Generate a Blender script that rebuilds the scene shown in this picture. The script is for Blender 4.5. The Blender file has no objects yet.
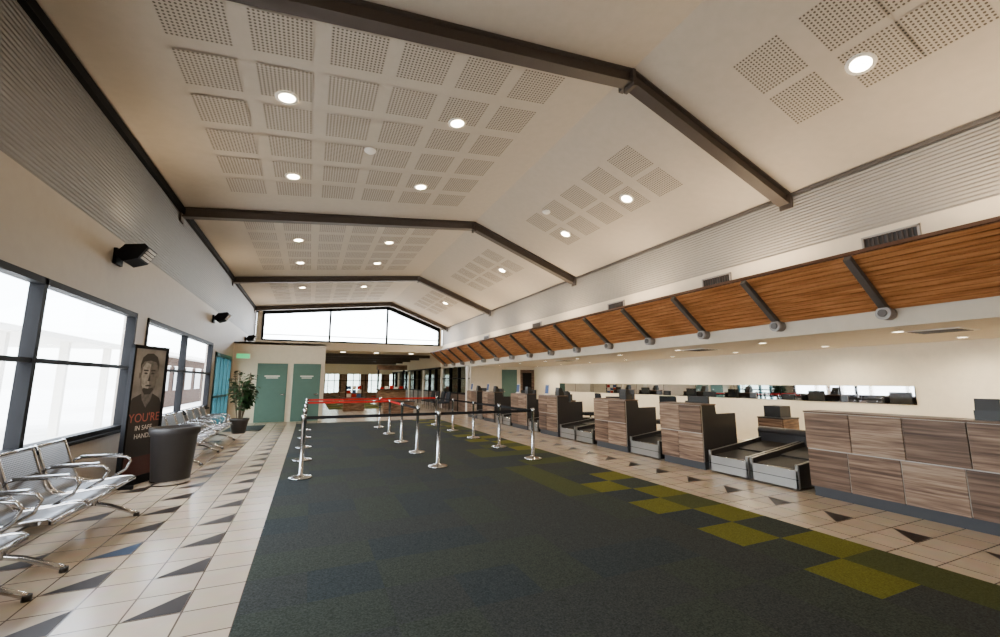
import bpy, math, random
from mathutils import Vector, Matrix
random.seed(7)
S = bpy.context.scene

# ------------------------------------------------------------ materials
def new_mat(name):
    m = bpy.data.materials.new(name); m.use_nodes = True
    nt = m.node_tree
    return m, nt, nt.nodes['Principled BSDF']

def mat(name, col, rough=0.6, metal=0.0, var=0.0, nscale=8.0, bump=0.0, spec=None):
    m, nt, p = new_mat(name)
    p.inputs['Base Color'].default_value = (*col, 1)
    p.inputs['Roughness'].default_value = rough
    p.inputs['Metallic'].default_value = metal
    if spec is not None: p.inputs['Specular IOR Level'].default_value = spec
    tc = nt.nodes.new('ShaderNodeTexCoord')
    n = nt.nodes.new('ShaderNodeTexNoise'); n.inputs['Scale'].default_value = nscale
    n.inputs['Detail'].default_value = 4
    nt.links.new(tc.outputs['Object'], n.inputs['Vector'])
    v = max(var, 0.03)
    r = nt.nodes.new('ShaderNodeValToRGB')
    r.color_ramp.elements[0].position = 0.3; r.color_ramp.elements[1].position = 0.7
    r.color_ramp.elements[0].color = (*[c*(1-v) for c in col], 1)
    r.color_ramp.elements[1].color = (*[min(1, c*(1+v)) for c in col], 1)
    nt.links.new(n.outputs['Fac'], r.inputs['Fac'])
    nt.links.new(r.outputs['Color'], p.inputs['Base Color'])
    if bump > 0:
        b = nt.nodes.new('ShaderNodeBump'); b.inputs['Strength'].default_value = bump
        b.inputs['Distance'].default_value = 0.005
        nt.links.new(n.outputs['Fac'], b.inputs['Height'])
        nt.links.new(b.outputs['Normal'], p.inputs['Normal'])
    return m

def emis(name, col, st):
    m, nt, p = new_mat(name)
    p.inputs['Base Color'].default_value = (*col, 1)
    p.inputs['Emission Color'].default_value = (*col, 1)
    p.inputs['Emission Strength'].default_value = st
    return m

def math_node(nt, op, a, b=None):
    n = nt.nodes.new('ShaderNodeMath'); n.operation = op
    for i, v in enumerate((a, b)):
        if v is None: continue
        if isinstance(v, (int, float)): n.inputs[i].default_value = v
        else: nt.links.new(v, n.inputs[i])
    return n.outputs[0]

def dots(nt, u, v, rad):
    fu = math_node(nt, 'SUBTRACT', math_node(nt, 'FRACT', u), 0.5)
    fv = math_node(nt, 'SUBTRACT', math_node(nt, 'FRACT', v), 0.5)
    d = math_node(nt, 'ADD', math_node(nt, 'MULTIPLY', fu, fu), math_node(nt, 'MULTIPLY', fv, fv))
    return math_node(nt, 'LESS_THAN', d, rad*rad)

def mat_perf_panel():
    m, nt, p = new_mat('perforated_plasterboard')
    uv = nt.nodes.new('ShaderNodeUVMap')
    sp = nt.nodes.new('ShaderNodeSeparateXYZ'); nt.links.new(uv.outputs[0], sp.inputs[0])
    f = dots(nt, math_node(nt, 'MULTIPLY', sp.outputs[0], 14), math_node(nt, 'MULTIPLY', sp.outputs[1], 14), 0.29)
    mx = nt.nodes.new('ShaderNodeMix'); mx.data_type = 'RGBA'
    mx.inputs['A'].default_value = (*[c*0.93 for c in CEIL], 1); mx.inputs['B'].default_value = (0.10, 0.08, 0.06, 1)
    nt.links.new(f, mx.inputs['Factor']); nt.links.new(mx.outputs['Result'], p.inputs['Base Color'])
    p.inputs['Roughness'].default_value = 0.8
    return m

def mat_perf_steel():
    m, nt, p = new_mat('perforated_steel')
    tc = nt.nodes.new('ShaderNodeTexCoord')
    sp = nt.nodes.new('ShaderNodeSeparateXYZ'); nt.links.new(tc.outputs['Object'], sp.inputs[0])
    u = math_node(nt, 'MULTIPLY', sp.outputs[1], 45)
    v = math_node(nt, 'MULTIPLY', math_node(nt, 'SUBTRACT', sp.outputs[2], sp.outputs[0]), 45)
    f = dots(nt, u, v, 0.38)
    mx = nt.nodes.new('ShaderNodeMix'); mx.data_type = 'RGBA'
    mx.inputs['A'].default_value = (0.19, 0.195, 0.205, 1); mx.inputs['B'].default_value = (0.012, 0.012, 0.014, 1)
    nt.links.new(f, mx.inputs['Factor']); nt.links.new(mx.outputs['Result'], p.inputs['Base Color'])
    p.inputs['Metallic'].default_value = 0.7; p.inputs['Roughness'].default_value = 0.35
    p.inputs['Specular IOR Level'].default_value = 0.3
    return m

def mat_tiles():
    m, nt, p = new_mat('floor_tiles_beige')
    tc = nt.nodes.new('ShaderNodeTexCoord')
    mp = nt.nodes.new('ShaderNodeMapping'); mp.inputs['Location'].default_value = (0.35+0.33*40, -3.62+0.33*40, 0)
    nt.links.new(tc.outputs['Object'], mp.inputs['Vector'])
    b = nt.nodes.new('ShaderNodeTexBrick')
    b.offset = 0; b.squash = 1
    b.inputs['Scale'].default_value = 1; b.inputs['Brick Width'].default_value = 0.33
    b.inputs['Row Height'].default_value = 0.33; b.inputs['Mortar Size'].default_value = 0.006
    b.inputs['Mortar Smooth'].default_value = 0.1
    b.inputs['Color1'].default_value = (0.56, 0.47, 0.365, 1)
    b.inputs['Color2'].default_value = (0.48, 0.40, 0.305, 1)
    b.inputs['Mortar'].default_value = (0.12, 0.09, 0.07, 1)
    nt.links.new(mp.outputs[0], b.inputs['Vector'])
    n = nt.nodes.new('ShaderNodeTexNoise'); n.inputs['Scale'].default_value = 6; n.inputs['Detail'].default_value = 6
    nt.links.new(tc.outputs['Object'], n.inputs['Vector'])
    mx = nt.nodes.new('ShaderNodeMix'); mx.data_type = 'RGBA'; mx.blend_type = 'MULTIPLY'
    mx.inputs['Factor'].default_value = 0.25
    nt.links.new(b.outputs['Color'], mx.inputs['A']); nt.links.new(n.outputs['Color'], mx.inputs['B'])
    nt.links.new(mx.outputs['Result'], p.inputs['Base Color'])
    p.inputs['Roughness'].default_value = 0.24
    return m

def mat_wood(name, c1, c2, c3, scl=(3, 1.2, 28), rough=0.45):
    m, nt, p = new_mat(name)
    tc = nt.nodes.new('ShaderNodeTexCoord')
    mp = nt.nodes.new('ShaderNodeMapping'); mp.inputs['Scale'].default_value = scl
    nt.links.new(tc.outputs['Object'], mp.inputs['Vector'])
    n = nt.nodes.new('ShaderNodeTexNoise'); n.inputs['Scale'].default_value = 1.0
    n.inputs['Detail'].default_value = 5; n.inputs['Roughness'].default_value = 0.6
    nt.links.new(mp.outputs[0], n.inputs['Vector'])
    r = nt.nodes.new('ShaderNodeValToRGB')
    e = r.color_ramp.elements
    e[0].position = 0.33; e[0].color = (*c1, 1); e[1].position = 0.68; e[1].color = (*c3, 1)
    x = e.new(0.5); x.color = (*c2, 1)
    nt.links.new(n.outputs['Fac'], r.inputs['Fac']); nt.links.new(r.outputs['Color'], p.inputs['Base Color'])
    p.inputs['Roughness'].default_value = rough
    p.inputs['Specular IOR Level'].default_value = 0.3
    return m

def mat_glass(name='window_glass', tint=(0.95, 0.98, 1.0), refl=0.08):
    m = bpy.data.materials.new(name); m.use_nodes = True; nt = m.node_tree
    nt.nodes.clear()
    o = nt.nodes.new('ShaderNodeOutputMaterial'); mx = nt.nodes.new('ShaderNodeMixShader')
    t = nt.nodes.new('ShaderNodeBsdfTransparent'); t.inputs[0].default_value = (*tint, 1)
    g = nt.nodes.new('ShaderNodeBsdfGlossy'); g.inputs['Roughness'].default_value = 0.03
    mx.inputs[0].default_value = refl
    nt.links.new(t.outputs[0], mx.inputs[1]); nt.links.new(g.outputs[0], mx.inputs[2])
    nt.links.new(mx.outputs[0], o.inputs[0])
    return m

def mat_brick():
    m, nt, p = new_mat('brick_wall')
    tc = nt.nodes.new('ShaderNodeTexCoord')
    sp = nt.nodes.new('ShaderNodeSeparateXYZ'); cb = nt.nodes.new('ShaderNodeCombineXYZ')
    nt.links.new(tc.outputs['Object'], sp.inputs[0])
    nt.links.new(math_node(nt, 'ADD', sp.outputs[0], sp.outputs[1]), cb.inputs[0]); nt.links.new(sp.outputs[2], cb.inputs[1])
    b = nt.nodes.new('ShaderNodeTexBrick'); b.inputs['Scale'].default_value = 1
    b.inputs['Brick Width'].default_value = 0.24; b.inputs['Row Height'].default_value = 0.086
    b.inputs['Mortar Size'].default_value = 0.008
    b.inputs['Color1'].default_value = (0.045, 0.022, 0.014, 1); b.inputs['Color2'].default_value = (0.032, 0.016, 0.011, 1)
    b.inputs['Mortar'].default_value = (0.05, 0.04, 0.032, 1)
    nt.links.new(cb.outputs[0], b.inputs['Vector']); nt.links.new(b.outputs['Color'], p.inputs['Base Color'])
    p.inputs['Roughness'].default_value = 0.9; p.inputs['Specular IOR Level'].default_value = 0.1
    return m

CEIL = (0.46, 0.405, 0.335)
M = dict(
 ceil=mat('ceiling_paint', CEIL, 0.8),
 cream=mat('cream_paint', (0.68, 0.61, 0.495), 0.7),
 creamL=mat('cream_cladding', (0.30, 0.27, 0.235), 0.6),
 warm=mat('warm_white_paint', (0.92, 0.83, 0.65), 0.7),
 white=mat('white_paint', (0.82, 0.79, 0.73), 0.6),
 soffit=mat('soffit_paint', (0.70, 0.63, 0.52), 0.7),
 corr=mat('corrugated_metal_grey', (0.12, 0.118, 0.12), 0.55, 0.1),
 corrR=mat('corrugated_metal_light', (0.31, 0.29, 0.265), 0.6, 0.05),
 beam=mat('steel_beam_paint', (0.065, 0.052, 0.046), 0.5, 0.0, spec=0.3),
 strut=mat('strut_grey_paint', (0.085, 0.075, 0.07), 0.5, 0.0),
 dark=mat('dark_aluminium', (0.006, 0.0065, 0.008), 0.6, 0.0, spec=0.08),
 black=mat('black_plastic', (0.012, 0.012, 0.013), 0.45),
 chrome=mat('brushed_steel', (0.52, 0.52, 0.53), 0.2, 1.0),
 steel=mat('stainless_sheet', (0.36, 0.35, 0.33), 0.35, 0.8),
 teal=mat('teal_paint', (0.085, 0.155, 0.135), 0.55, spec=0.2),
 tealf=mat('teal_blue_frame', (0.015, 0.075, 0.105), 0.5, spec=0.2),
 belt=mat('black_belt', (0.015, 0.015, 0.017), 0.8, spec=0.1),
 red=mat('red_belt', (0.42, 0.015, 0.015), 0.8, spec=0.1),
 rubber=mat('conveyor_rubber', (0.022, 0.02, 0.018), 0.6, spec=0.2),
 navy=mat('dark_laminate', (0.030, 0.027, 0.028), 0.45, spec=0.3),
 plinth=mat('plinth_grey', (0.055, 0.058, 0.066), 0.5, spec=0.3),
 brownbin=mat('bin_charcoal', (0.019, 0.017, 0.0165), 0.5, 0.0, spec=0.3),
 trunk=mat('trunk_brown', (0.10, 0.065, 0.04), 0.9),
 c1=mat('carpet_slate', (0.034, 0.039, 0.038), 0.98, var=0.45, nscale=90, bump=0.5, spec=0.1),
 c2=mat('carpet_blue_slate', (0.029, 0.037, 0.040), 0.98, var=0.45, nscale=90, bump=0.5, spec=0.1),
 c3=mat('carpet_green_slate', (0.035, 0.043, 0.036), 0.98, var=0.45, nscale=90, bump=0.5, spec=0.1),
 c4=mat('carpet_olive', (0.108, 0.108, 0.016), 0.98, var=0.3, nscale=90, bump=0.5, spec=0.1),
 c5=mat('carpet_dark_olive', (0.052, 0.060, 0.022), 0.98, var=0.3, nscale=90, bump=0.5, spec=0.1),
 tri=mat('tile_charcoal', (0.022, 0.016, 0.014), 0.45, spec=0.2),
 trib=mat('tile_blue', (0.035, 0.06, 0.11), 0.4, spec=0.2),
 leaf=mat('leaf_green', (0.011, 0.032, 0.009), 0.5, var=0.3, spec=0.2),
 soil=mat('soil', (0.03, 0.02, 0.015), 0.9),
 concrete=mat('concrete_ground', (0.8, 0.79, 0.76), 0.9, var=0.1, nscale=1),
 grille=mat('grille_metal', (0.33, 0.31, 0.29), 0.5, 0.3),
 edge=mat('aluminium_edging', (0.50, 0.46, 0.41), 0.5, 0.2),
 mirror=mat('mirror', (0.85, 0.87, 0.9), 0.02, 1.0),
 screen=mat('monitor_glass', (0.02, 0.025, 0.03), 0.1),
 lamp=emis('lamp_glow', (1.0, 0.82, 0.55), 40),
 lamps=emis('lamp_glow_small', (1.0, 0.85, 0.6), 14),
 skin=mat('poster_grey_mid', (0.13, 0.12, 0.115), 0.5, var=0.35, nscale=14),
 skin2=mat('poster_grey_dark', (0.020, 0.018, 0.018), 0.5),
 skin3=mat('poster_grey_pale', (0.34, 0.325, 0.31), 0.5, var=0.3, nscale=18),
 pbg=mat('poster_backdrop', (0.22, 0.215, 0.21), 0.5, var=0.5, nscale=3),
 pred=mat('poster_red', (0.07, 0.010, 0.008), 0.5),
 ptext=mat('poster_text_red', (0.45, 0.12, 0.09), 0.5),
 fabric=mat('blue_grey_fabric', (0.02, 0.026, 0.036), 0.9),
 signb=mat('sign_blue', (0.03, 0.08, 0.25), 0.5),
 gsign=emis('exit_sign_green', (0.05, 0.55, 0.2), 1.2),
)
M['tiles'] = mat_tiles(); M['perf'] = mat_perf_panel(); M['pst'] = mat_perf_steel()
M['w1'] = mat_wood('zebrano_laminate', (0.07, 0.038, 0.025), (0.18, 0.108, 0.07), (0.36, 0.24, 0.165))
M['w2'] = mat_wood('zebrano_laminate_light', (0.11, 0.063, 0.042), (0.25, 0.16, 0.108), (0.43, 0.31, 0.22), (3, 1.6, 34))
M['w3'] = mat_wood('zebrano_laminate_dark', (0.055, 0.03, 0.02), (0.135, 0.08, 0.052), (0.25, 0.16, 0.108), (3, 0.9, 24))
M['slat'] = mat_wood('cedar_slat', (0.25, 0.088, 0.025), (0.42, 0.165, 0.052), (0.56, 0.255, 0.095), (20, 1.5, 20), 0.5)
M['slatb'] = mat('cedar_backing', (0.07, 0.024, 0.009), 0.7)
M['brick'] = mat_brick(); M['glass'] = mat_glass(refl=0.05); M['glass2'] = mat_glass('tinted_glass', (0.65, 0.72, 0.70), 0.12)

# ------------------------------------------------------------ mesh builder
class B:
    def __init__(s): s.v=[]; s.f=[]; s.mi=[]; s.sm=[]; s.uv={}; s.mats=[]
    def m(s, k):
        if k not in s.mats: s.mats.append(k)
        return s.mats.index(k)
    def face(s, idx, k, sm=False, uv=None):
        s.f.append(idx); s.mi.append(s.m(k)); s.sm.append(sm)
        if uv: s.uv[len(s.f)-1] = uv
    def pts(s, ps):
        n=len(s.v); s.v += [tuple(p) for p in ps]; return list(range(n, n+len(ps)))
    def poly(s, ps, k, uv=None):
        s.face(s.pts(ps), k, False, uv)
    def box(s, x0,x1,y0,y1,z0,z1,k, mtx=None):
        ps=[Vector(p) for p in ((x0,y0,z0),(x1,y0,z0),(x1,y1,z0),(x0,y1,z0),(x0,y0,z1),(x1,y0,z1),(x1,y1,z1),(x0,y1,z1))]
        if mtx: ps=[mtx@p for p in ps]
        i=s.pts(ps)
        for q in ((3,2,1,0),(4,5,6,7),(0,1,5,4),(1,2,6,5),(2,3,7,6),(3,0,4,7)): s.face([i[a] for a in q],k)
    def prism_y(s, prof, y0,y1,k, sm=False, closed=True):
        a=s.pts([(x,y0,z) for x,z in prof]); b=s.pts([(x,y1,z) for x,z in prof]); n=len(prof)
        for j in range(n if closed else n-1):
            s.face([a[j],a[(j+1)%n],b[(j+1)%n],b[j]],k,sm)
        if closed: s.face(a[::-1],k); s.face(b,k)
    def cyl(s, p0,p1,r0,r1=None,k='chrome',n=16,caps=True):
        r1 = r0 if r1 is None else r1
        p0=Vector(p0); p1=Vector(p1); d=(p1-p0).normalized()
        u=d.orthogonal().normalized(); w=d.cross(u)
        A=[];Bq=[]
        for j in range(n):
            t=2*math.pi*j/n; o=u*math.cos(t)+w*math.sin(t)
            A.append(p0+o*r0); Bq.append(p1+o*r1)
        a=s.pts(A); b=s.pts(Bq)
        for j in range(n): s.face([a[j],a[(j+1)%n],b[(j+1)%n],b[j]],k,True)
        if caps: s.face(a[::-1],k); s.face(b,k)
    def tube(s, path, r, k, n=10):
        P=[Vector(p) for p in path]; rings=[]
        up=None
        for i,p in enumerate(P):
            d=(P[min(i+1,len(P)-1)]-P[max(i-1,0)]).normalized()
            if up is None: up=d.orthogonal().normalized()
            up=(up-d*up.dot(d)).normalized(); w=d.cross(up)
            rings.append(s.pts([p+(up*math.cos(2*math.pi*j/n)+w*math.sin(2*math.pi*j/n))*r for j in range(n)]))
        for a,b in zip(rings,rings[1:]):
            for j in range(n): s.face([a[j],a[(j+1)%n],b[(j+1)%n],b[j]],k,True)
        s.face(rings[0][::-1],k); s.face(rings[-1],k)
    def lathe(s, prof, c, k, n=28):
        rings=[s.pts([(c[0]+r*math.cos(2*math.pi*j/n), c[1]+r*math.sin(2*math.pi*j/n), c[2]+z) for j in range(n)]) for r,z in prof]
        for a,b in zip(rings,rings[1:]):
            for j in range(n): s.face([a[j],a[(j+1)%n],b[(j+1)%n],b[j]],k,True)
    def build(s, name, loc=None, rotz=0.0, bevel=0.0):
        me=bpy.data.meshes.new(name); me.from_pydata(s.v,[],s.f); 
        for k in s.mats: me.materials.append(M[k])
        if s.uv:
            l=me.uv_layers.new(name='UVMap')
            for fi,uv in s.uv.items():
                p=me.polygons[fi]
                for li,c in zip(p.loop_indices,uv): l.data[li].uv=c
        for p,mi,sm in zip(me.polygons,s.mi,s.sm): p.material_index=mi; p.use_smooth=sm
        me.update()
        o=bpy.data.objects.new(name,me); S.collection.objects.link(o)
        if loc: o.location=loc
        o.rotation_euler[2]=rotz
        if bevel>0:
            b=o.modifiers.new('bevel','BEVEL'); b.width=bevel; b.segments=2; b.limit_method='ANGLE'
        return o

def inst(o, name, loc, rotz=0.0):
    c=o.copy(); c.name=name; c.location=loc; c.rotation_euler[2]=rotz; S.collection.objects.link(c); return c

# ------------------------------------------------------------ dimensions
XL, XR, XB = -2.6, 6.9, 10.3
Y0, Y1 = -4.0, 24.0
YE = 40.0
XRID, ZL, ZRID, ZR = 3.75, 5.0, 5.68, 4.48
def zc(x):
    return ZL+(ZRID-ZL)*(x-XL)/(XRID-XL) if x<XRID else ZRID+(ZR-ZRID)*(x-XRID)/(XR-XRID)

# floor
b=B(); b.box(XL-0.15,XB+0.15,Y0,19.0,-0.1,0,'tiles'); b.box(XL-0.15,12,19.0,YE+0.15,-0.1,0,'tiles'); b.build('floor')
# carpet
b=B(); t=0.52; cx0,cx1=-0.35,4.75
cols=[]; x=cx1
while x>cx0+1e-3: cols.append((max(x-t,cx0),x)); x-=t
for ci,(a,c) in enumerate(cols):
    y=-3.87; r=0
    while y<17.0:
        y2=min(y+t,17.0); rr=random.random()
        k='c1' if rr<0.45 else ('c2' if rr<0.7 else 'c3')
        yc=(y+y2)/2
        if ci in (0,1) and (r+ci)%2==0:
            k='c4' if (yc<5.8 or rr<0.5) else ('c5' if rr<0.85 else 'c3')
            if yc<2.3 and ci==0: k='c5'
        elif ci in (0,) and rr<0.35: k='c5'
        elif ci==2 and 4.6<yc<10 and rr<0.35: k='c5'
        b.box(a,c,y,y2,0,0.006,k)
        y=y2; r+=1
b.build('carpet')
b=B()
for j in range(10):
    for i in range(7):
        if (i*j)%3!=1: b.box(1.0+0.7*i,1.0+0.7*i+0.7,24.6+1.2*j,25.8+1.2*j,0,0.006,'c4' if (i+j)%2 else 'c5')
b.build('corridor_carpet')
# triangular tile inlays
b=B()
def tri(x0,y0,k='tri'):
    e=0.006
    b.poly([(x0+e*2,y0+e,0.002),(x0+0.33-e,y0+e,0.002),(x0+0.33-e,y0+0.33-2*e,0.002)],k)
for j in range(-8,20):
    y=3.62+0.66*j
    tri(-1.01,y); 
    tri(-1.67,y, 'trib' if j==2 else 'tri')
    if j%2==0: tri(-2.33,y)
    tri(5.26,y)
b.build('floor_tile_inlays')

# ceiling
b=B()
b.prism_y([(XL-0.15,zc(XL)),(XRID,ZRID),(XR+0.15,ZR-0.05),(XR+0.15,ZR+0.1),(XRID,ZRID+0.15),(XL-0.15,zc(XL)+0.15)],Y0,Y1+0.15,'ceil')
b.build('ceiling')
# perforated panels
b=B()
def panel(xc,yc,w=0.31):
    x0,x1=xc-w,xc+w; e=-0.003
    b.poly([(x0,yc-w,zc(x0)+e),(x0,yc+w,zc(x0)+e),(x1,yc+w,zc(x1)+e),(x1,yc-w,zc(x1)+e)],'perf',[(0,0),(0,1),(1,1),(1,0)])
lx=[-1.3,-0.5,0.3,1.08,1.86,2.64]
for base in (-1.6,4.75,11.1,17.6):
    for r in range(6):
        for ci,x in enumerate(lx): panel(x,base+0.82*r)
for base in (-1.5,5.4,11.5,17.8):
    for r in range(5):
        for x in (4.85,5.5): panel(x,base+0.78*r,0.28)
for x,y in ((4.85,2.92),(5.5,2.92),(4.85,2.14),(5.5,2.14)): panel(x,y,0.28)
b.build('ceiling_acoustic_panels')

# rafters
def rafter(y):
    b=B()
    def seg(p0,p1):
        p0=Vector(p0);p1=Vector(p1);d=(p1-p0).normalized();n=Vector((-d[1],d[0]))
        def slab(t0,t1,w):
            q=[p0+n*t0,p1+n*t0,p1+n*t1,p0+n*t1]
            b.prism_y([(a[0],a[1]) for a in q],y-w,y+w,'beam')
        slab(-0.20,-0.178,0.085); slab(-0.178,-0.022,0.03); slab(-0.022,0.0,0.085)
    seg((XL,zc(XL)),(XRID,ZRID)); seg((XRID,ZRID),(XR-0.02,zc(XR-0.02)))
    b.box(XRID-0.025,XRID+0.025,y-0.1,y+0.1,ZRID-0.26,ZRID-0.01,'beam')
    b.box(XRID-0.012,XRID+0.06,y+0.1,y+0.22,ZRID-0.16,ZRID-0.02,'beam')
    b.box(XL,XL+0.03,y-0.12,y+0.12,zc(XL)-0.30,zc(XL)-0.01,'beam')
    b.box(XR-0.05,XR-0.02,y-0.1,y+0.1,ZR-0.24,ZR-0.01,'beam')
    b.build('steel_rafter')
for y in (-2.2,4.1,10.2,16.6,22.9): rafter(y)
# eave trims
b=B(); b.box(XL-0.02,XL+0.07,Y0,Y1,ZL-0.13,ZL-0.01,'dark'); b.build('fascia_shadow_gap')  # dark fascia box; its colour also stands in for the eave's shadow gap
b=B(); b.box(XR-0.03,XR+0.0,Y0,Y1,ZR-0.05,ZR-0.0,'strut'); b.build('trim_2')

# left wall
b=B(); W0,W1=XL-0.15,XL
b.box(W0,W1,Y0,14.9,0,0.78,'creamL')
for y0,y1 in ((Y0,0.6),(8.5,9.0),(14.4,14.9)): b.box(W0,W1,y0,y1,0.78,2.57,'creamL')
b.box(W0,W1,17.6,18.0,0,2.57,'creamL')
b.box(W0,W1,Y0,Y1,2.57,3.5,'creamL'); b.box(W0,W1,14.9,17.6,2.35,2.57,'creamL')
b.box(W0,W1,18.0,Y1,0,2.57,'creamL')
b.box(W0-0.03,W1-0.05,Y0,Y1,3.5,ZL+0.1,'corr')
b.build('wall_left')
def corrugated(name,x,sgn,z0,z1,y0,y1,k):
    b=B(); prof=[]; n=int((z1-z0)/0.007)
    for i in range(n+1):
        z=z0+(z1-z0)*i/n
        prof.append((x+sgn*0.0045*(1+math.sin(2*math.pi*z/0.05)),z))
    b.prism_y(prof,y0,y1,k,True,False); return b.build(name)
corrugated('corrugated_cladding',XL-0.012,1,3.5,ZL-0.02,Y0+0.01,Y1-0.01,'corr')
b=B(); b.box(XL,XL+0.015,Y0,14.9,0,0.1,'plinth'); b.build('baseboard_left')

# windows left
def window_left(name, ys, tr=1.71, z0=0.78, z1=2.57):
    b=B(); f=0.035; xa,xb=XL-0.10,XL+0.02
    b.box(xa,xb,ys[0],ys[-1],z0,z0+0.06,'dark'); b.box(xa,xb,ys[0],ys[-1],z1-0.07,z1,'dark')
    for i,y in enumerate(ys):
        a=y if i==0 else (y-2*f if i==len(ys)-1 else y-f)
        b.box(xa,xb,a,a+2*f,z0,z1,'dark')
    b.box(xa+0.02,xb-0.01,ys[0],ys[-1],tr-0.025,tr+0.025,'dark')
    b.box(xa+0.055,xa+0.06,ys[0],ys[-1],z0,z1,'glass')
    b.box(XL,XL+0.06,ys[0],ys[-1],z0-0.04,z0,'dark')
    return b.build(name)
window_left('window_1',[0.6,3.3,5.9,8.5]); window_left('window_2',[9.0,11.6,14.4])
# entrance door
b=B(); xa,xb=XL-0.1,XL+0.03
for y in (14.9,15.6,16.2,16.85,17.5): b.box(xa,xb,y,y+0.09,0,2.35,'tealf')
b.box(xa,xb,14.9,17.6,2.23,2.35,'tealf'); b.box(xa,xb,14.9,17.6,0,0.12,'tealf'); b.box(xa,xb,14.9,17.6,1.0,1.06,'tealf')
b.box(xa+0.05,xa+0.06,14.9,17.6,0.05,2.3,'glass2')
b.build('door_1')
b=B(); b.box(-2.3,-1.3,15.2,16.9,0,0.012,'c2'); b.build('door_mat')

# far wall
b=B()
b.box(XL,0.5,18.0,18.15,0,2.93,'cream'); b.box(0.35,0.5,18.15,24,0,2.93,'cream'); b.box(XL,0.5,18.0,24,2.85,2.93,'cream')
b.box(XL,XR,24,24.15,3.1,3.52,'cream'); b.box(XL,0.5,24,24.15,2.8,3.1,'cream')
for x0,x1 in ((XL,-2.3),(6.72,XR)):
    b.box(x0,x1,24,24.15,3.52,zc((x0+x1)/2)-0.0,'cream')
b.build('wall_far')
b=B(); fx=[-2.3,0.8,3.75,6.72]
for x in fx: b.box(x-0.05,x+0.05,23.95,24.1,3.52,zc(x)-0.02,'dark')
b.box(-2.3,6.72,23.95,24.1,3.5,3.58,'dark'); b.box(-2.3,6.72,23.97,24.08,3.80,3.83,'dark')
for x0,x1 in ((-2.3,XRID),(XRID,6.72)):
    b2=[(x0,zc(x0)-0.22),(x1,zc(x1)-0.22),(x1,zc(x1)),(x0,zc(x0))]; b.prism_y(b2,23.95,24.1,'dark')
b.build('window_3')
def flush_door(name,x0,x1):
    b=B(); b.box(x0-0.05,x1+0.05,17.97,17.999,0,2.2,'cream'); b.box(x0,x1,17.945,17.97,0.01,2.15,'teal')
    b.box(x0+0.25,x1-0.25,17.94,17.945,1.66,1.70,'white'); b.box(x0+0.3,x1-0.3,17.94,17.945,1.6,1.63,'white'); b.cyl((x1-0.09,17.9,1.0),(x1-0.09,17.945,1.0),0.03,k='chrome')
    b.box(x1-0.2,x1-0.07,17.88,17.9,0.985,1.015,'chrome')
    b.build(name)
flush_door('door_2',-1.79,-0.79); flush_door('door_3',-0.6,0.36)
b=B(); b.box(-2.5,-2.05,17.94,17.999,2.3,2.5,'white'); b.box(-2.48,-2.07,17.935,17.94,2.32,2.48,'gsign'); b.build('exit_sign')

# concourse beyond
b=B(); b.box(0.5,12,24.15,YE,3.1,3.2,'cream'); b.box(XR+0.15,12,19.15,24.15,3.1,3.2,'cream'); b.build('ceiling_corridor')
b=B()
for j in range(5):
    y=26.5+2.9*j; b.box(0.5,XR,y,y+0.14,2.92,3.1,'beam')
b.build('corridor_ceiling_beams')
b=B()
for j in range(5):
    y=25.3+2.9*j
    for x in (1.6,3.4,5.4): b.cyl((x,y,3.09),(x,y,3.1),0.13,k='lamps')
b.build('corridor_downlights')
b=B(); b.box(0.35,0.5,24.15,YE,0,3.1,'cream'); b.box(0.5,XR,YE,YE+0.15,2.1,3.1,'warm'); b.box(0.5,XR,YE,YE+0.15,0,0.5,'w3')
for x in (0.5,2.3,4.1,5.9): b.box(x,x+0.7,YE,YE+0.15,0.5,2.1,'w1')
b.build('wall_corridor')
b=B()
for i in range(12):
    x=0.9+i*0.52; b.box(x-0.03,x+0.03,YE-0.04,YE+0.04,0.5,2.1,'dark')
b.box(0.5,XR,YE-0.03,YE+0.03,1.5,1.56,'dark'); b.box(0.5,XR,YE+0.03,YE+0.035,0.5,2.1,'glass2'); b.build('window_4')
b=B(); b.box(12,12.15,19,YE,0,3.2,'warm'); b.box(XR+0.15,12,YE,YE+0.15,0,3.2,'cream'); b.box(XB+0.15,12.15,19,19.15,0,3.2,'cream'); b.build('wall_lounge')
b=B()
b.box(XR-0.05,XR+0.06,19.15,YE,0,0.85,'w3'); b.box(XR-0.06,XR+0.06,24.15,YE,2.2,2.3,'dark'); b.box(XR-0.04,XR+0.06,24.15,YE,2.3,3.1,'cream')
for j in range(15):
    y=19.2+1.45*j; w=0.3 if j%3==0 else 0.09; b.box(XR-0.08,XR+0.08,y,y+w,0,2.2,'white' if j%3==0 else 'dark')
b.box(XR-0.06,XR+0.06,19.15,YE,0.85,0.93,'dark'); b.box(XR-0.05,XR+0.05,19.15,YE,1.6,1.65,'dark'); b.box(XR-0.005,XR+0.005,19.2,YE,0.9,2.25,'glass2')
b.build('glazed_partition')
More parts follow.
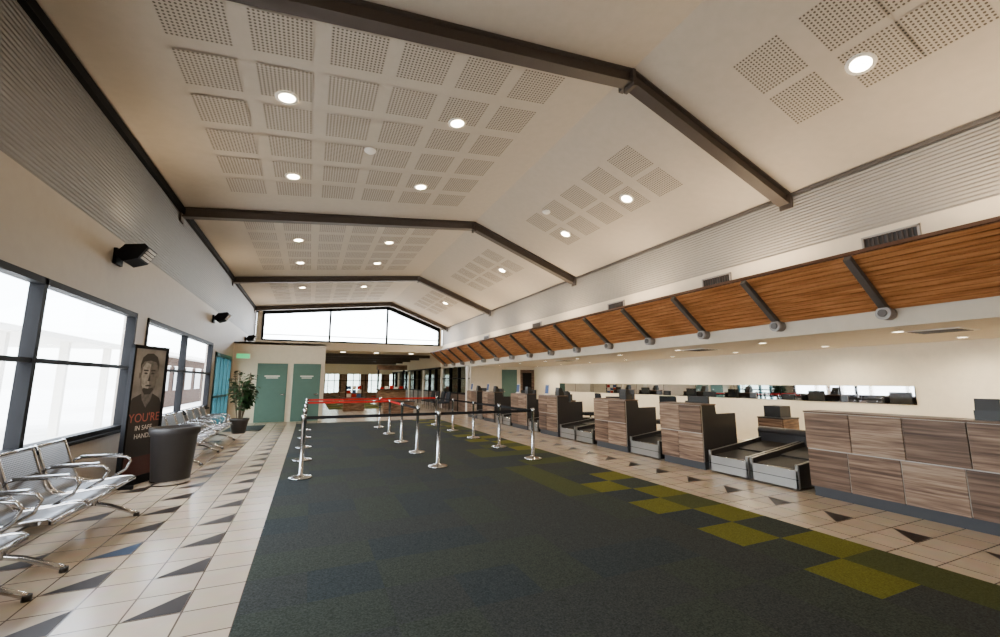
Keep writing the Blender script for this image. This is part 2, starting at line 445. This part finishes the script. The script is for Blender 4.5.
# kiosk and furniture in corridor
b=B(); b.box(3.9,5.6,27.5,28.1,0.007,0.95,'w1'); b.box(3.85,5.65,27.4,28.2,0.95,1.0,'navy'); b.box(3.9,4.0,28.0,28.1,1.0,2.3,'dark'); b.box(5.5,5.6,28.0,28.1,1.0,2.3,'dark'); b.box(3.85,5.65,27.5,28.2,2.2,2.5,'w3')
for i in range(5): b.box(4.05+0.3*i,4.25+0.3*i,27.7,27.9,1.0,1.12+0.05*(i%3),'white' if i%2 else 'red')
b.build('cafe_kiosk')
b=B(); b.box(1.6,2.6,23.0,23.4,0.0,0.62,'w1'); b.box(1.55,2.65,22.95,23.45,0.62,0.66,'navy')
b.box(1.68,1.72,23.3,23.34,0.66,1.3,'dark'); b.box(2.48,2.52,23.3,23.34,0.66,1.3,'dark')
for i in range(3):
    for j in range(3): b.box(1.75+0.25*i,1.95+0.25*i,23.28,23.32,0.68+0.2*j,0.85+0.2*j,('white','red','signb')[(i+j)%3])
b.build('brochure_stand')
b=B()
for i in range(4):
    yy=21+1.0*i
    b.box(5.9,6.5,yy,yy+0.55,0.38,0.46,'fabric'); b.prism_y([(6.45,0.46),(6.52,0.46),(6.6,0.95),(6.52,0.95)],yy,yy+0.55,'fabric')
    for q in (0.05,0.5):
        b.box(5.95,5.98,yy+q-0.02,yy+q+0.02,0,0.38,'chrome'); b.box(6.45,6.48,yy+q-0.02,yy+q+0.02,0,0.38,'chrome')
b.build('lounge_chairs')
# round cafe tables with stools
def cafe_table(x,y):
    b=B(); b.lathe([(0,0),(0.25,0),(0.25,0.02),(0.03,0.04),(0.03,0.70),(0,0.70)],(0,0,0),'chrome',20); b.lathe([(0,0.70),(0.38,0.70),(0.38,0.735),(0,0.735)],(0,0,0),'w1',24)
    for a in (0.5,2.2,4.2):
        cx,cy=0.62*math.cos(a),0.62*math.sin(a)
        b.lathe([(0,0.42),(0.18,0.42),(0.19,0.46),(0,0.47)],(cx,cy,0),'red' if a<1 else 'black',16)
        for k_ in range(3):
            t_=k_*2.1; b.cyl((cx+0.05*math.cos(t_),cy+0.05*math.sin(t_),0.42),(cx+0.19*math.cos(t_),cy+0.19*math.sin(t_),0),0.012,k='chrome',n=8)
    b.build('cafe_table',(x,y,0.006))
for x,y in ((2.4,26.8),(3.6,31),(1.9,31.5)): cafe_table(x,y)
# small sofa-style planter box right of corridor
b=B(); b.box(3.2,4.6,20.6,21.0,0,0.5,'w1'); b.box(3.15,4.65,20.55,21.05,0.5,0.54,'navy'); b.box(3.28,4.52,20.68,20.92,0.54,0.56,'soil'); b.build('timber_bench')

# right wall
b=B()
b.box(XR,XR+0.15,Y0,Y1,2.2,3.55,'cream'); b.box(XR+0.03,XR+0.15,Y0,Y1,3.55,ZR+0.05,'corrR')
b.box(XR,XR+0.15,Y0,-3.8,0,2.2,'cream')
b.build('wall_right_upper')
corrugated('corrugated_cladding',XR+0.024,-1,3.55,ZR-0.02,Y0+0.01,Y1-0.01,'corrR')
b=B(); b.box(XB,XB+0.15,Y0,19,0,2.2,'warm'); b.build('wall_right')
b=B(); b.box(XR+0.15,XB+0.15,Y0,19.15,2.2,2.3,'soffit'); b.build('ceiling_lower')
b=B(); b.box(XR,XB,19,19.15,0,2.2,'cream'); b.box(XR+0.15,XB,19,19.15,2.3,3.2,'cream'); b.build('wall_counter_end')
b=B(); b.box(8.5,9.3,18.96,18.999,0,2.05,'teal'); b.cyl((8.6,18.9,1.0),(8.6,18.96,1.0),0.03); b.build('door_4')
b=B(); b.box(9.5,10.25,18.96,18.999,0,2.05,'w3'); b.box(9.6,10.1,18.94,18.96,1.0,1.9,'dark'); b.build('door_5')
b=B(); b.box(XL-0.15,XB+0.15,Y0-0.15,Y0,0,5.9,'cream'); b.build('wall_near')
# mirror strip
b=B(); b.box(XB-0.02,XB,4.2,16.6,1.06,1.40,'mirror')
for j in range(11): b.box(XB-0.022,XB-0.018,4.2+1.24*j-0.008,4.2+1.24*j+0.008,1.06,1.40,'dark')
b.build('mirror_strip')

# slatted canopy
b=B(); p0=Vector((XR-0.01,2.44)); p1=Vector((6.12,3.07)); d=(p1-p0); L=d.length; d.normalize(); n=Vector((d[1],-d[0]))
if n[1]>0: n=-n
N=13
for i in range(N):
    a=p0+d*(L*(i+0.06)/N); c=p0+d*(L*(i+0.80)/N)
    q=[a,c,c+n*0.022,a+n*0.022]; b.prism_y([(v[0],v[1]) for v in q],Y0,23.6,'slat')
q=[p0-n*0.02,p1-n*0.02,p1-n*0.008,p0-n*0.008]; b.prism_y([(v[0],v[1]) for v in q],Y0,23.6,'slatb')
q=[p1-n*0.04,p1+d*0.02-n*0.04,p1+d*0.02+n*0.025,p1+n*0.025]; b.prism_y([(v[0],v[1]) for v in q],Y0,23.6,'slatb')
y=2.97-1.42*4
while y<23.5:
    a=p0+d*-0.02+n*0.06; c=p1+d*0.0+n*0.06
    q=[a+n*0.035,c+n*0.03,c-n*0.035,a-n*0.035]; b.prism_y([(v[0],v[1]) for v in q],y-0.04,y+0.04,'strut')
    b.cyl((XR-0.16,y,2.37),(XR,y,2.37),0.085,k='grille',n=20)
    b.cyl((XR-0.18,y,2.37),(XR-0.16,y,2.37),0.05,k='strut',n=16)
    y+=1.42
b.build('slatted_timber_canopy')
def area(name,loc,rot,sx,sy,pw,col,shape='RECTANGLE'):
    l=bpy.data.lights.new(name,'AREA'); l.shape=shape; l.size=sx; l.size_y=sy; l.energy=pw; l.color=col
    o=bpy.data.objects.new(name,l); o.location=loc; o.rotation_euler=rot; S.collection.objects.link(o); return o
WARM=(1.0,0.76,0.48); WARM2=(1.0,0.85,0.62)
for y in (-1.5,1.5,4.4,7.3,10.2,13.1,16,19,22):
    b=B(); b.box(6.42,6.58,y-0.65,y+0.65,3.02,3.09,'white'); b.build('linear_uplight')
    area('uplight_lamp',(6.5,y,3.11),(math.pi,math.radians(-20),0),0.12,1.2,48,WARM)

# vents
def wall_vent(y,z,w=0.62,h=0.2):
    b=B(); x=XR
    b.box(x-0.03,x,y-w/2,y+w/2,z-h/2,z-h/2+0.025,'grille'); b.box(x-0.03,x,y-w/2,y+w/2,z+h/2-0.025,z+h/2,'grille')
    b.box(x-0.03,x,y-w/2,y-w/2+0.025,z-h/2,z+h/2,'grille'); b.box(x-0.03,x,y+w/2-0.025,y+w/2,z-h/2,z+h/2,'grille')
    b.box(x-0.006,x,y-w/2,y+w/2,z-h/2,z+h/2,'black')
    nn=12
    for i in range(nn):
        yy=y-w/2+w*(i+0.5)/nn; b.box(x-0.02,x-0.006,yy-0.008,yy+0.008,z-h/2,z+h/2,'beam')
    b.build('wall_vent')
for y in (2.85,5.5,8.4,12.5,17.0): wall_vent(y,3.36)
def ceil_vent(x,y,z=2.2):
    b=B(); b.box(x-0.3,x+0.3,y-0.3,y+0.3,z-0.015,z,'white')
    for i in range(5): b.box(x-0.25+0.1*i,x-0.2+0.1*i,y-0.26,y+0.26,z-0.022,z-0.015,'plinth')
    b.build('ceiling_vent')
for x,y in ((8.0,2.9),(8.0,6.9),(8.0,12.5)): ceil_vent(x,y)

# downlights
def spot(loc,pw,ang=150,col=WARM,rad=0.08,blend=0.8):
    l=bpy.data.lights.new('downlight_lamp','SPOT'); l.energy=pw; l.color=col; l.spot_size=math.radians(ang); l.spot_blend=blend; l.shadow_soft_size=rad
    o=bpy.data.objects.new('downlight_lamp',l); o.location=loc; S.collection.objects.link(o)
def downlight(x,y,z,r=0.11,pw=70,slope=0.0):
    b=B(); n=24
    b.lathe([(r*0.86,-0.008),(r*1.25,-0.016),(r*1.3,0.0)],(0,0,0),'white'); b.cyl((0,0,-0.012),(0,0,-0.002),r*0.9,k='lamp',n=n)
    o=b.build('recessed_downlight',(x,y,z)); o.rotation_euler[1]=slope
    spot((x,y,z-0.05),pw,ang=172,blend=0.6)
sl=-math.atan((ZRID-ZL)/(XRID-XL)); sr=math.atan((ZRID-ZR)/(XR-XRID))
for y in (-0.6,5.85,8.25,12.15,14.55,18.5):
    for x in (-0.5,1.86): downlight(x,y,zc(x)-0.005,slope=sl)
for y in (2.3,6.2,8.4,12.15,18.5): downlight(5.45,y,zc(5.45)-0.005,slope=sr)
for y in (-1,1.2,3.2,5.2,7.2,9.2,11.2,13.2,15.2,17.2):
    for x in (7.6,9.5):
        b=B(); b.cyl((x,y,2.19),(x,y,2.2),0.06,k='lamps'); b.lathe([(0.06,2.188),(0.075,2.186),(0.08,2.2)],(x,y,0),'white'); b.build('recessed_downlight')
    spot((9.45,y,2.17),140,ang=168,rad=0.05,col=WARM2); 
    spot((7.6,y,2.17),24,ang=155,rad=0.05,col=WARM2)
for y in (26,31,36): spot((3.5,y,2.85),280,ang=165,col=WARM2); spot((9.5,y-3,2.95),120,ang=165,col=WARM2)
spot((5.8,21.5,4.7),90,ang=165,col=WARM2)
# smoke detectors
for x,y in ((0.7,7.0),(4.7,8.0)):
    b=B(); b.lathe([(0.0,-0.05),(0.05,-0.05),(0.09,-0.02),(0.10,0.0)],(0,0,0),'white'); b.build('smoke_detector',(x,y,zc(x)-0.003))

# wall uplights (left wall)
def wall_uplight(y,z):
    b=B()
    b.box(XL,XL+0.04,y-0.12,y+0.12,z-0.1,z+0.12,'dark')
    prof=[(XL+0.04,z+0.02),(XL+0.14,z+0.16),(XL+0.36,z+0.20),(XL+0.40,z+0.16),(XL+0.30,z-0.02),(XL+0.14,z-0.08)]
    b.prism_y(prof,y-0.2,y+0.2,'dark')
    b.poly([(XL+0.15,y-0.17,z+0.165),(XL+0.35,y-0.17,z+0.203),(XL+0.35,y+0.17,z+0.203),(XL+0.15,y+0.17,z+0.165)],'white')
    for i in range(4):
        t0=0.12+i*0.22; t1=t0+0.13
        P=lambda t:(XL+0.405-0.10*t, z+0.16-0.18*t)
        b.prism_y([P(t0),P(t1),(P(t1)[0]+0.012,P(t1)[1]),(P(t0)[0]+0.012,P(t0)[1])],y-0.15,y+0.15,'edge')
    b.build('wall_uplight')
    area('uplight_lamp',(XL+0.27,y,z+0.24),(math.pi,math.radians(40),0),0.3,0.25,24,WARM)
for y in (0.9,7.5,14.1,20.6): wall_uplight(y,3.22)

# ------------------------------------------------------------ stanchions
b=B()
b.lathe([(0.0,0),(0.17,0),(0.175,0.012),(0.165,0.028),(0.05,0.045),(0.032,0.06),(0.032,0.86),(0.036,0.865),(0.036,0.955),(0.03,0.965),(0,0.968)],(0,0,0),'chrome')
b.box(-0.04,0.04,-0.025,0.025,0.885,0.94,'black')
st=b.build('stanchion',(0,7.57,0.006))
rows=[7.57,9.2,10.9,12.7,14.6]; lanes=[-0.05,2.15,4.05]
for x in lanes:
    for y in rows:
        if (x,y)==(lanes[0],rows[0]): st.location=(x,y,0.006); continue
        inst(st,'stanchion',(x,y,0.006))
b=B()
def beltseg(p,q,k='belt'):
    x0,y0=p;x1,y1=q; d=Vector((x1-x0,y1-y0,0)).normalized(); n=Vector((-d[1],d[0],0))*0.002; z0,z1=0.895,0.945
    P=[Vector((x0,y0,0))+d*0.04,Vector((x1,y1,0))-d*0.04]
    a=b.pts([P[0]-n+Vector((0,0,z0)),P[1]-n+Vector((0,0,z0)),P[1]+n+Vector((0,0,z0)),P[0]+n+Vector((0,0,z0)),P[0]-n+Vector((0,0,z1)),P[1]-n+Vector((0,0,z1)),P[1]+n+Vector((0,0,z1)),P[0]+n+Vector((0,0,z1))])
    for q_ in ((3,2,1,0),(4,5,6,7),(0,1,5,4),(1,2,6,5),(2,3,7,6),(3,0,4,7)): b.face([a[i] for i in q_],k)
beltseg((lanes[0],rows[0]),(lanes[1],rows[0])); beltseg((lanes[1],rows[0]),(lanes[2],rows[0]))
for x in (lanes[0],lanes[2]):
    for y,y2 in zip(rows,rows[1:]): beltseg((x,y),(x,y2))
beltseg((lanes[0],rows[3]),(lanes[1],rows[3]),'red'); beltseg((lanes[0],rows[4]),(lanes[1],rows[4]),'red'); beltseg((lanes[1],rows[4]),(lanes[2],rows[4]),'red')
for y,y2 in zip(rows[1:],rows[2:]): beltseg((lanes[1],y),(lanes[1],y2),'red' if y>10 else 'belt')
b.build('queue_barrier_belts')

# ------------------------------------------------------------ beam seating (faces +x), 3 seats
def seat_unit():
    b=B()
    b.box(-0.06,0.0,-0.95,0.95,0.33,0.38,'chrome')
    for c in (-0.6,0,0.6):
        prof=[(0.27,0.385),(0.275,0.41),(0.25,0.43),(0.18,0.43),(0.0,0.405),(-0.12,0.395),(-0.19,0.41),(-0.24,0.46),(-0.28,0.56),(-0.33,0.70),(-0.37,0.82),(-0.385,0.86),(-0.40,0.865),(-0.41,0.85)]
        y0,y1=c-0.26,c+0.26
        n=len(prof)
        a=b.pts([(x,y0,z) for x,z in prof]); e=b.pts([(x,y1,z) for x,z in prof])
        for j in range(n-1): b.face([a[j],e[j],e[j+1],a[j+1]],'pst',True)
        b.tube([(x,y0,z) for x,z in prof],0.011,'chrome',8); b.tube([(x,y1,z) for x,z in prof],0.011,'chrome',8)
        b.cyl((prof[-3][0],y0,prof[-3][1]),(prof[-3][0],y1,prof[-3][1]),0.012,k='chrome',n=8)
        b.cyl((prof[1][0],y0,prof[1][1]),(prof[1][0],y1,prof[1][1]),0.012,k='chrome',n=8)
        for yy in (c-0.15,c+0.15): b.box(-0.12,0.15,yy-0.02,yy+0.02,0.37,0.40,'chrome')
    for y in (-0.9,-0.3,0.3,0.9):
        path=[(-0.03,y,0.37),(-0.27,y,0.45),(-0.31,y,0.58),(-0.29,y,0.635),(-0.22,y,0.655),(0.08,y,0.65),(0.17,y,0.635),(0.205,y,0.59),(0.17,y,0.5),(0.0,y,0.38)]
        b.tube(path,0.014,'chrome',8)
        b.box(-0.24,0.12,y-0.024,y+0.024,0.655,0.675,'chrome')
    for y in (-0.78,0.78):
        b.cyl((-0.03,y,0.15),(-0.03,y,0.35),0.03,k='chrome')
        b.tube([(-0.36,y,0.03),(-0.30,y,0.06),(-0.15,y,0.14),(-0.03,y,0.17),(0.10,y,0.14),(0.28,y,0.06),(0.35,y,0.03)],0.022,'chrome',10)
        for x in (-0.36,0.35): b.cyl((x,y,0.0),(x,y,0.04),0.028,k='black',n=14)
    return b
u=seat_unit().build('beam_seating',(-2.05,5.5,0))
for y in (3.45,10.2,12.25): inst(u,'beam_seating',(-2.05,y,0))

# bin
b=B()
b.lathe([(0,0.0),(0.22,0.0),(0.23,0.02),(0.24,0.06),(0.29,0.70),(0.315,0.72),(0.32,0.80),(0.305,0.82),(0.28,0.82),(0.26,0.74),(0.0,0.70)],(0,0,0),'brownbin',36)
b.lathe([(0.236,0.02),(0.25,0.03),(0.245,0.07)],(0,0,0),'chrome',36)
b.build('rubbish_bin',(-1.81,8.0,0))

# poster stand
b=B(); W=0.72
b.box(-0.03,0.03,-W/2,W/2,0.06,0.12,'dark'); b.box(-0.03,0.03,-W/2,W/2,1.98,2.03,'dark')
b.box(-0.03,0.03,-W/2,-W/2+0.04,0.06,2.03,'dark'); b.box(-0.03,0.03,W/2-0.04,W/2,0.06,2.03,'dark')
b.box(-0.02,0.008,-W/2+0.03,W/2-0.03,0.1,2.0,'pbg')
b.box(-0.12,0.2,-W/2,-W/2+0.05,0,0.05,'dark'); b.box(-0.12,0.2,W/2-0.05,W/2,0,0.05,'dark'); b.box(-0.03,0.03,-W/2,W/2,0.0,0.06,'dark')
def flat(pts,k,x): b.poly([(x,y,z) for y,z in pts],k)
def ell(cy,cz,ry,rz,k,x,n=24): flat([(cy+ry*math.cos(2*math.pi*i/n),cz+rz*math.sin(2*math.pi*i/n)) for i in range(n)],k,x)
flat([(-0.32,0.12),(0.32,0.12),(0.32,1.16),(0.27,1.24),(0.12,1.31),(-0.12,1.31),(-0.27,1.25),(-0.32,1.18)],'skin2',0.0095)
flat([(-0.11,1.30),(-0.09,1.22),(0.0,1.10),(0.09,1.22),(0.11,1.30),(0.11,1.42),(-0.11,1.42)],'skin',0.0105)
flat([(-0.15,1.42),(-0.10,1.32),(-0.04,1.28),(0.05,1.28),(0.11,1.32),(0.155,1.42),(0.175,1.60),(0.165,1.74),(0.10,1.84),(-0.10,1.84),(-0.165,1.74),(-0.175,1.60)],'skin',0.0115)
flat([(-0.13,1.44),(-0.08,1.36),(0.0,1.33),(0.02,1.45),(0.0,1.6),(0.02,1.75),(-0.08,1.78),(-0.14,1.70),(-0.155,1.58)],'skin3',0.0122)
flat([(-0.18,1.64),(-0.165,1.74),(-0.12,1.79),(0.0,1.81),(0.12,1.79),(0.165,1.73),(0.18,1.63),(0.19,1.76),(0.14,1.87),(0.04,1.92),(-0.08,1.91),(-0.16,1.85),(-0.19,1.75)],'skin2',0.0126)
flat([(-0.11,1.37),(-0.06,1.30),(0.06,1.30),(0.12,1.37),(0.10,1.40),(0.0,1.385),(-0.09,1.40)],'skin2',0.0128)
for s_ in (-1,1):
    ell(s_*0.07,1.615,0.034,0.013,'skin2',0.014); flat([(s_*0.025,1.645),(s_*0.12,1.65),(s_*0.115,1.672),(s_*0.025,1.668)],'skin2',0.014)
    ell(s_*0.185,1.58,0.018,0.045,'skin',0.0112)
flat([(-0.025,1.50),(0.035,1.50),(0.012,1.60)],'skin2',0.014); flat([(-0.06,1.435),(0.0,1.445),(0.06,1.435),(0.05,1.42),(-0.05,1.42)],'skin2',0.014)
flat([(-0.32,0.12),(0.32,0.12),(0.32,0.40),(-0.32,0.40)],'pred',0.012)
ps=b.build('poster_stand',(-2.26,8.15,0)); ps.rotation_euler[2]=-math.atan2(0.25,0.7)
def text(s_,size,y,z,mk,par,x=0.018):
    c=bpy.data.curves.new('txt','FONT'); c.body=s_; c.size=size; c.extrude=0.0005; c.align_x='CENTER'
    c.materials.append(M[mk]); o=bpy.data.objects.new('poster_text',c); S.collection.objects.link(o)
    o.parent=par; o.location=(x,y,z); o.rotation_euler=(math.pi/2,0,math.pi/2)
text("YOU'RE",0.18,0,0.90,'ptext',ps); text("IN SAFE",0.10,0,0.78,'white',ps); text("HANDS",0.10,0,0.66,'white',ps)

# plant
def leafm(b,base,dirv,Ln,wd,k='leaf',droop=0.5):
    d=Vector(dirv).normalized(); side=d.cross(Vector((0,0,1)))
    if side.length<0.05: side=Vector((1,0,0))
    side.normalize(); P=Vector(base); prev=None
    segs=[0,0.25,0.55,0.8,1.0]; ws=[0.08,0.8,1.0,0.65,0.02]
    for t_,w_ in zip(segs,ws):
        c=P+d*Ln*t_+Vector((0,0,-droop*Ln*t_*t_))
        cur=b.pts([c-side*wd*w_,c+side*wd*w_])
        if prev: b.face([prev[0],prev[1],cur[1],cur[0]],k,True)
        prev=cur
b=B()
b.lathe([(0,0),(0.17,0),(0.24,0.36),(0.26,0.37),(0.26,0.42),(0.23,0.42),(0.22,0.36),(0,0.36)],(0,0,0),'brownbin')
b.cyl((0,0,0.35),(0,0,0.365),0.215,k='soil')
for s_ in range(18):
    a=random.uniform(0,6.28); q=random.uniform(0.1,0.42); top=Vector((q*math.cos(a),q*math.sin(a),random.uniform(1.1,1.85)))
    r0=Vector((0.06*math.cos(a),0.06*math.sin(a),0.36))
    b.tube([r0,r0.lerp(top,0.5)+Vector((0,0,0.1)),top],0.012,'trunk',6)
    for i in range(34):
        t_=random.uniform(0.4,1); c=r0.lerp(top,t_); th=random.uniform(0,6.28)
        leafm(b,c,(math.cos(th),math.sin(th),random.uniform(0.1,0.8)),random.uniform(0.18,0.28),random.uniform(0.045,0.07))
b.build('potted_plant',(-1.82,14.7,0))

# ------------------------------------------------------------ check-in counters
def counter(y0,y1,xf=6.2,dep=0.85,h=1.1):
    b=B(); L=y1-y0
    b.box(xf+0.04,xf+dep-0.02,y0+0.02,y1-0.02,0,0.14,'plinth')
    b.box(xf+0.03,xf+0.10,y0,y1,0.14,h-0.02,'navy')
    b.box(xf+0.012,xf+0.03,y0+0.004,y1-0.004,0.135,h-0.02,'edge')
    for yy in (y0,y1-0.035): b.prism_y([(xf+0.10,0.14),(xf+dep,0.14),(xf+dep,0.93),(xf+0.37,0.93),(xf+0.35,h-0.02),(xf+0.10,h-0.02)],yy,yy+0.035,'navy')
    b.box(xf+0.10,xf+dep+0.02,y0+0.035,y1-0.035,0.73,0.765,'w2')
    b.box(xf+0.10,xf+0.6,y0+0.035,y1-0.035,0.14,0.73,'plinth')
    b.box(xf-0.0,xf+0.36,y0-0.012,y1+0.012,h-0.02,h,'w3')
    nb=max(1,round(L/0.53)); w=L/nb
    woods=['w1','w2','w3']
    for r,(z0,z1) in enumerate(((0.13,0.60),(0.615,h-0.025))):
        off=0 if r else 0.06
        for i in range(nb):
            a=y0+w*i+(off if i else 0); c=y0+w*(i+1)+(off if i<nb-1 else 0)
            b.box(xf-(0.012 if r else 0.0),xf+0.02,a+0.006,c-0.006,z0,z1,woods[(i*2+r+int(y0*3))%3])
    return b.build('check_in_counter')
counter(-1.55,3.75)
CS=((5.45,6.4),(7.4,8.5),(10.2,11.2),(12.0,13.1),(14.6,15.7),(16.4,17.5))
for y0,y1 in CS: counter(y0,y1)

def conveyor(y0,y1,xf=6.22,n=2):
    b=B(); w=(y1-y0)/n
    for i in range(n):
        a=y0+w*i+0.02; c=y0+w*(i+1)-0.02
        b.box(xf,xf+0.03,a,c,0.03,0.27,'steel'); b.box(xf-0.004,xf+0.0,a,c,0.145,0.152,'dark')
        b.prism_y([(xf+0.03,0.02),(xf+1.3,0.02),(xf+1.3,0.36),(xf+0.7,0.30),(xf+0.03,0.24)],a+0.03,c-0.03,'navy')
        b.prism_y([(xf+0.02,0.25),(xf+0.62,0.31),(xf+0.62,0.33),(xf+0.02,0.275)],a+0.06,c-0.06,'rubber')
        b.prism_y([(xf+0.64,0.33),(xf+1.3,0.42),(xf+1.3,0.445),(xf+0.64,0.355)],a+0.06,c-0.06,'rubber')
        for yy in (a,c-0.03):
            b.prism_y([(xf+0.03,0.20),(xf+0.62,0.27),(xf+1.3,0.38),(xf+1.3,0.50),(xf+0.64,0.41),(xf+0.03,0.335)],yy,yy+0.03,'navy')
            b.prism_y([(xf+0.0,0.335),(xf+0.64,0.41),(xf+1.3,0.50),(xf+1.3,0.508),(xf+0.64,0.418),(xf+0.0,0.343)],yy,yy+0.03,'steel')
            b.box(xf,xf+0.03,yy-0.004,yy+0.034,0.03,0.35,'steel')
        b.cyl((xf+0.03,a+0.05,0.262),(xf+0.03,c-0.05,0.262),0.02,k='chrome',n=12)
    b.box(xf+1.3,xf+1.42,y0,y1,0,0.62,'navy')
    b.cyl((xf+1.36,y0,0.62),(xf+1.36,y1,0.62),0.07,k='navy',n=16)
    b.box(xf+1.42,xf+2.0,y0+0.05,y1-0.05,0.3,0.36,'rubber'); b.box(xf+1.42,xf+2.0,y0+0.1,y1-0.1,0,0.3,'plinth')
    return b.build('baggage_conveyor')
conveyor(3.9,5.38); conveyor(6.47,7.33,n=1); conveyor(8.6,10.1); conveyor(11.28,11.94,n=1); conveyor(13.2,14.5); conveyor(15.78,16.34,n=1)

def monitor():
    b=B()
    b.box(-0.02,0.02,-0.23,0.23,0.13,0.45,'black'); b.box(0.02,0.023,-0.215,0.215,0.15,0.435,'screen')
    b.cyl((-0.03,0,0.02),(-0.03,0,0.25),0.025,k='black'); b.lathe([(0,0),(0.12,0),(0.12,0.012),(0.03,0.025),(0,0.025)],(0,0,0),'black')
    return b.build('computer_monitor',(6.9,1.75,0.766))
mo=monitor()
for y in (5.95,7.95,10.7,12.55,15.1,16.95): inst(mo,'computer_monitor',(6.72,y,0.766),math.radians(random.uniform(-12,12)))
# printers and counter signs
b=B(); b.box(-0.09,0.09,-0.1,0.1,0,0.10,'black'); b.prism_y([(-0.09,0.10),(0.06,0.10),(0.02,0.2),(-0.07,0.22)],-0.09,0.09,'black')
pr=b.build('ticket_printer',(6.4,2.03,1.101))
for y in (7.6,10.35,12.2,14.8,16.6): inst(pr,'ticket_printer',(6.4,y,1.101))
b=B(); b.box(-0.04,0.06,-0.11,0.11,0,0.012,'white'); b.prism_y([(-0.01,0.012),(0.0,0.012),(0.03,0.30),(0.02,0.30)],-0.11,0.11,'white'); b.prism_y([(-0.016,0.04),(-0.012,0.04),(0.016,0.28),(0.012,0.28)],-0.095,0.095,'signb')
sg=b.build('counter_sign',(6.34,10.95,1.101))
for y in (12.85,15.5,17.3): inst(sg,'counter_sign',(6.34,y,1.101))
# service cabinet
b=B(); b.box(0,0.5,0,0.55,0,0.72,'w3'); b.box(-0.01,0.51,-0.01,0.56,0.72,0.745,'navy'); b.box(0.08,0.42,0.1,0.45,0.745,0.98,'black'); b.box(-0.012,0,0.03,0.52,0.06,0.36,'w1'); b.box(-0.012,0,0.03,0.52,0.38,0.70,'w1')
cab=b.build('service_cabinet',(8.9,5.8,0))
for y in (8.2,11.6,14.5): inst(cab,'service_cabinet',(9.2,y,0))
# office chairs
def office_chair(x,y,r):
    b=B()
    for i in range(5):
        a=2*math.pi*i/5; b.cyl((0,0,0.09),(0.28*math.cos(a),0.28*math.sin(a),0.06),0.022,k='black',n=8); b.cyl((0.28*math.cos(a)-0.015,0.28*math.sin(a),0.03),(0.28*math.cos(a)+0.015,0.28*math.sin(a),0.03),0.03,k='black',n=12)
    b.cyl((0,0,0.08),(0,0,0.5),0.025,k='chrome',n=12); b.box(-0.24,0.24,-0.24,0.24,0.5,0.58,'fabric')
    b.prism_y([(0.2,0.68),(0.26,0.68),(0.30,0.9),(0.27,1.12),(0.22,1.14),(0.23,0.9)],-0.21,0.21,'fabric')
    b.box(0.2,0.24,-0.03,0.03,0.52,0.75,'black')
    b.build('office_chair',(x,y,0),r,bevel=0.02)
office_chair(7.75,7.9,0.3); office_chair(7.7,10.75,-0.3); office_chair(7.75,12.5,0.2); office_chair(7.8,15.2,0.9)

# ------------------------------------------------------------ exterior
b=B(); b.box(-60,60,-30,120,-0.35,-0.15,'concrete'); b.build('ground')
b=B()
b.box(-9.4,-8.2,31,48,-0.15,3.0,'brick')
for j in range(6): b.box(-8.22,-8.15,31.5+2.8*j,33.2+2.8*j,0.9,2.4,'screen'); b.box(-8.24,-8.12,31.5+2.8*j-0.06,33.26+2.8*j,2.4,2.46,'white')
b.box(-9.8,-7.6,30.6,48.4,3.0,3.2,'white'); b.build('brick_building')
b=B()
for y in (11.5,14.5,17.5,20.5): b.box(-7.1,-6.9,y-0.08,y+0.08,-0.15,2.7,'white'); b.box(-10.1,-9.9,y-0.08,y+0.08,-0.15,2.7,'white')
b.box(-10.4,-6.6,11.1,21,2.7,2.85,'white')
b.build('white_carport')
b=B(); b.cyl((0,0,-0.15),(0.2,0,4.6),0.16,0.11,k='trunk')
for i in range(18):
    a=2*math.pi*i/18; leafm(b,(0.2,0,4.6),(math.cos(a),math.sin(a),0.6),2.0,0.2,droop=0.7)
b.build('palm_tree',(-19.5,22,0))

# world
w=bpy.data.worlds.new('World'); S.world=w; w.use_nodes=True; nt=w.node_tree
bg=nt.nodes['Background']; sky=nt.nodes.new('ShaderNodeTexSky')
try:
    sky.sky_type='NISHITA'; sky.sun_disc=False; sky.sun_elevation=math.radians(45); sky.sun_rotation=math.radians(200); sky.air_density=1.0; sky.dust_density=3.0
except Exception: pass
mx=nt.nodes.new('ShaderNodeMix'); mx.data_type='RGBA'; mx.inputs['Factor'].default_value=0.85
mx.inputs['B'].default_value=(1.58,1.58,1.58,1)
nt.links.new(sky.outputs[0],mx.inputs['A']); nt.links.new(mx.outputs['Result'],bg.inputs['Color']); bg.inputs['Strength'].default_value=8.5

# camera
cam=bpy.data.cameras.new('camera'); cam.lens=15.3; cam.sensor_width=36; cam.clip_end=300; cam.clip_start=0.05
co=bpy.data.objects.new('camera',cam); S.collection.objects.link(co)
co.location=(0,0,1.5); co.rotation_euler=(math.radians(90+8.37),0,math.radians(-23.86)); S.camera=co
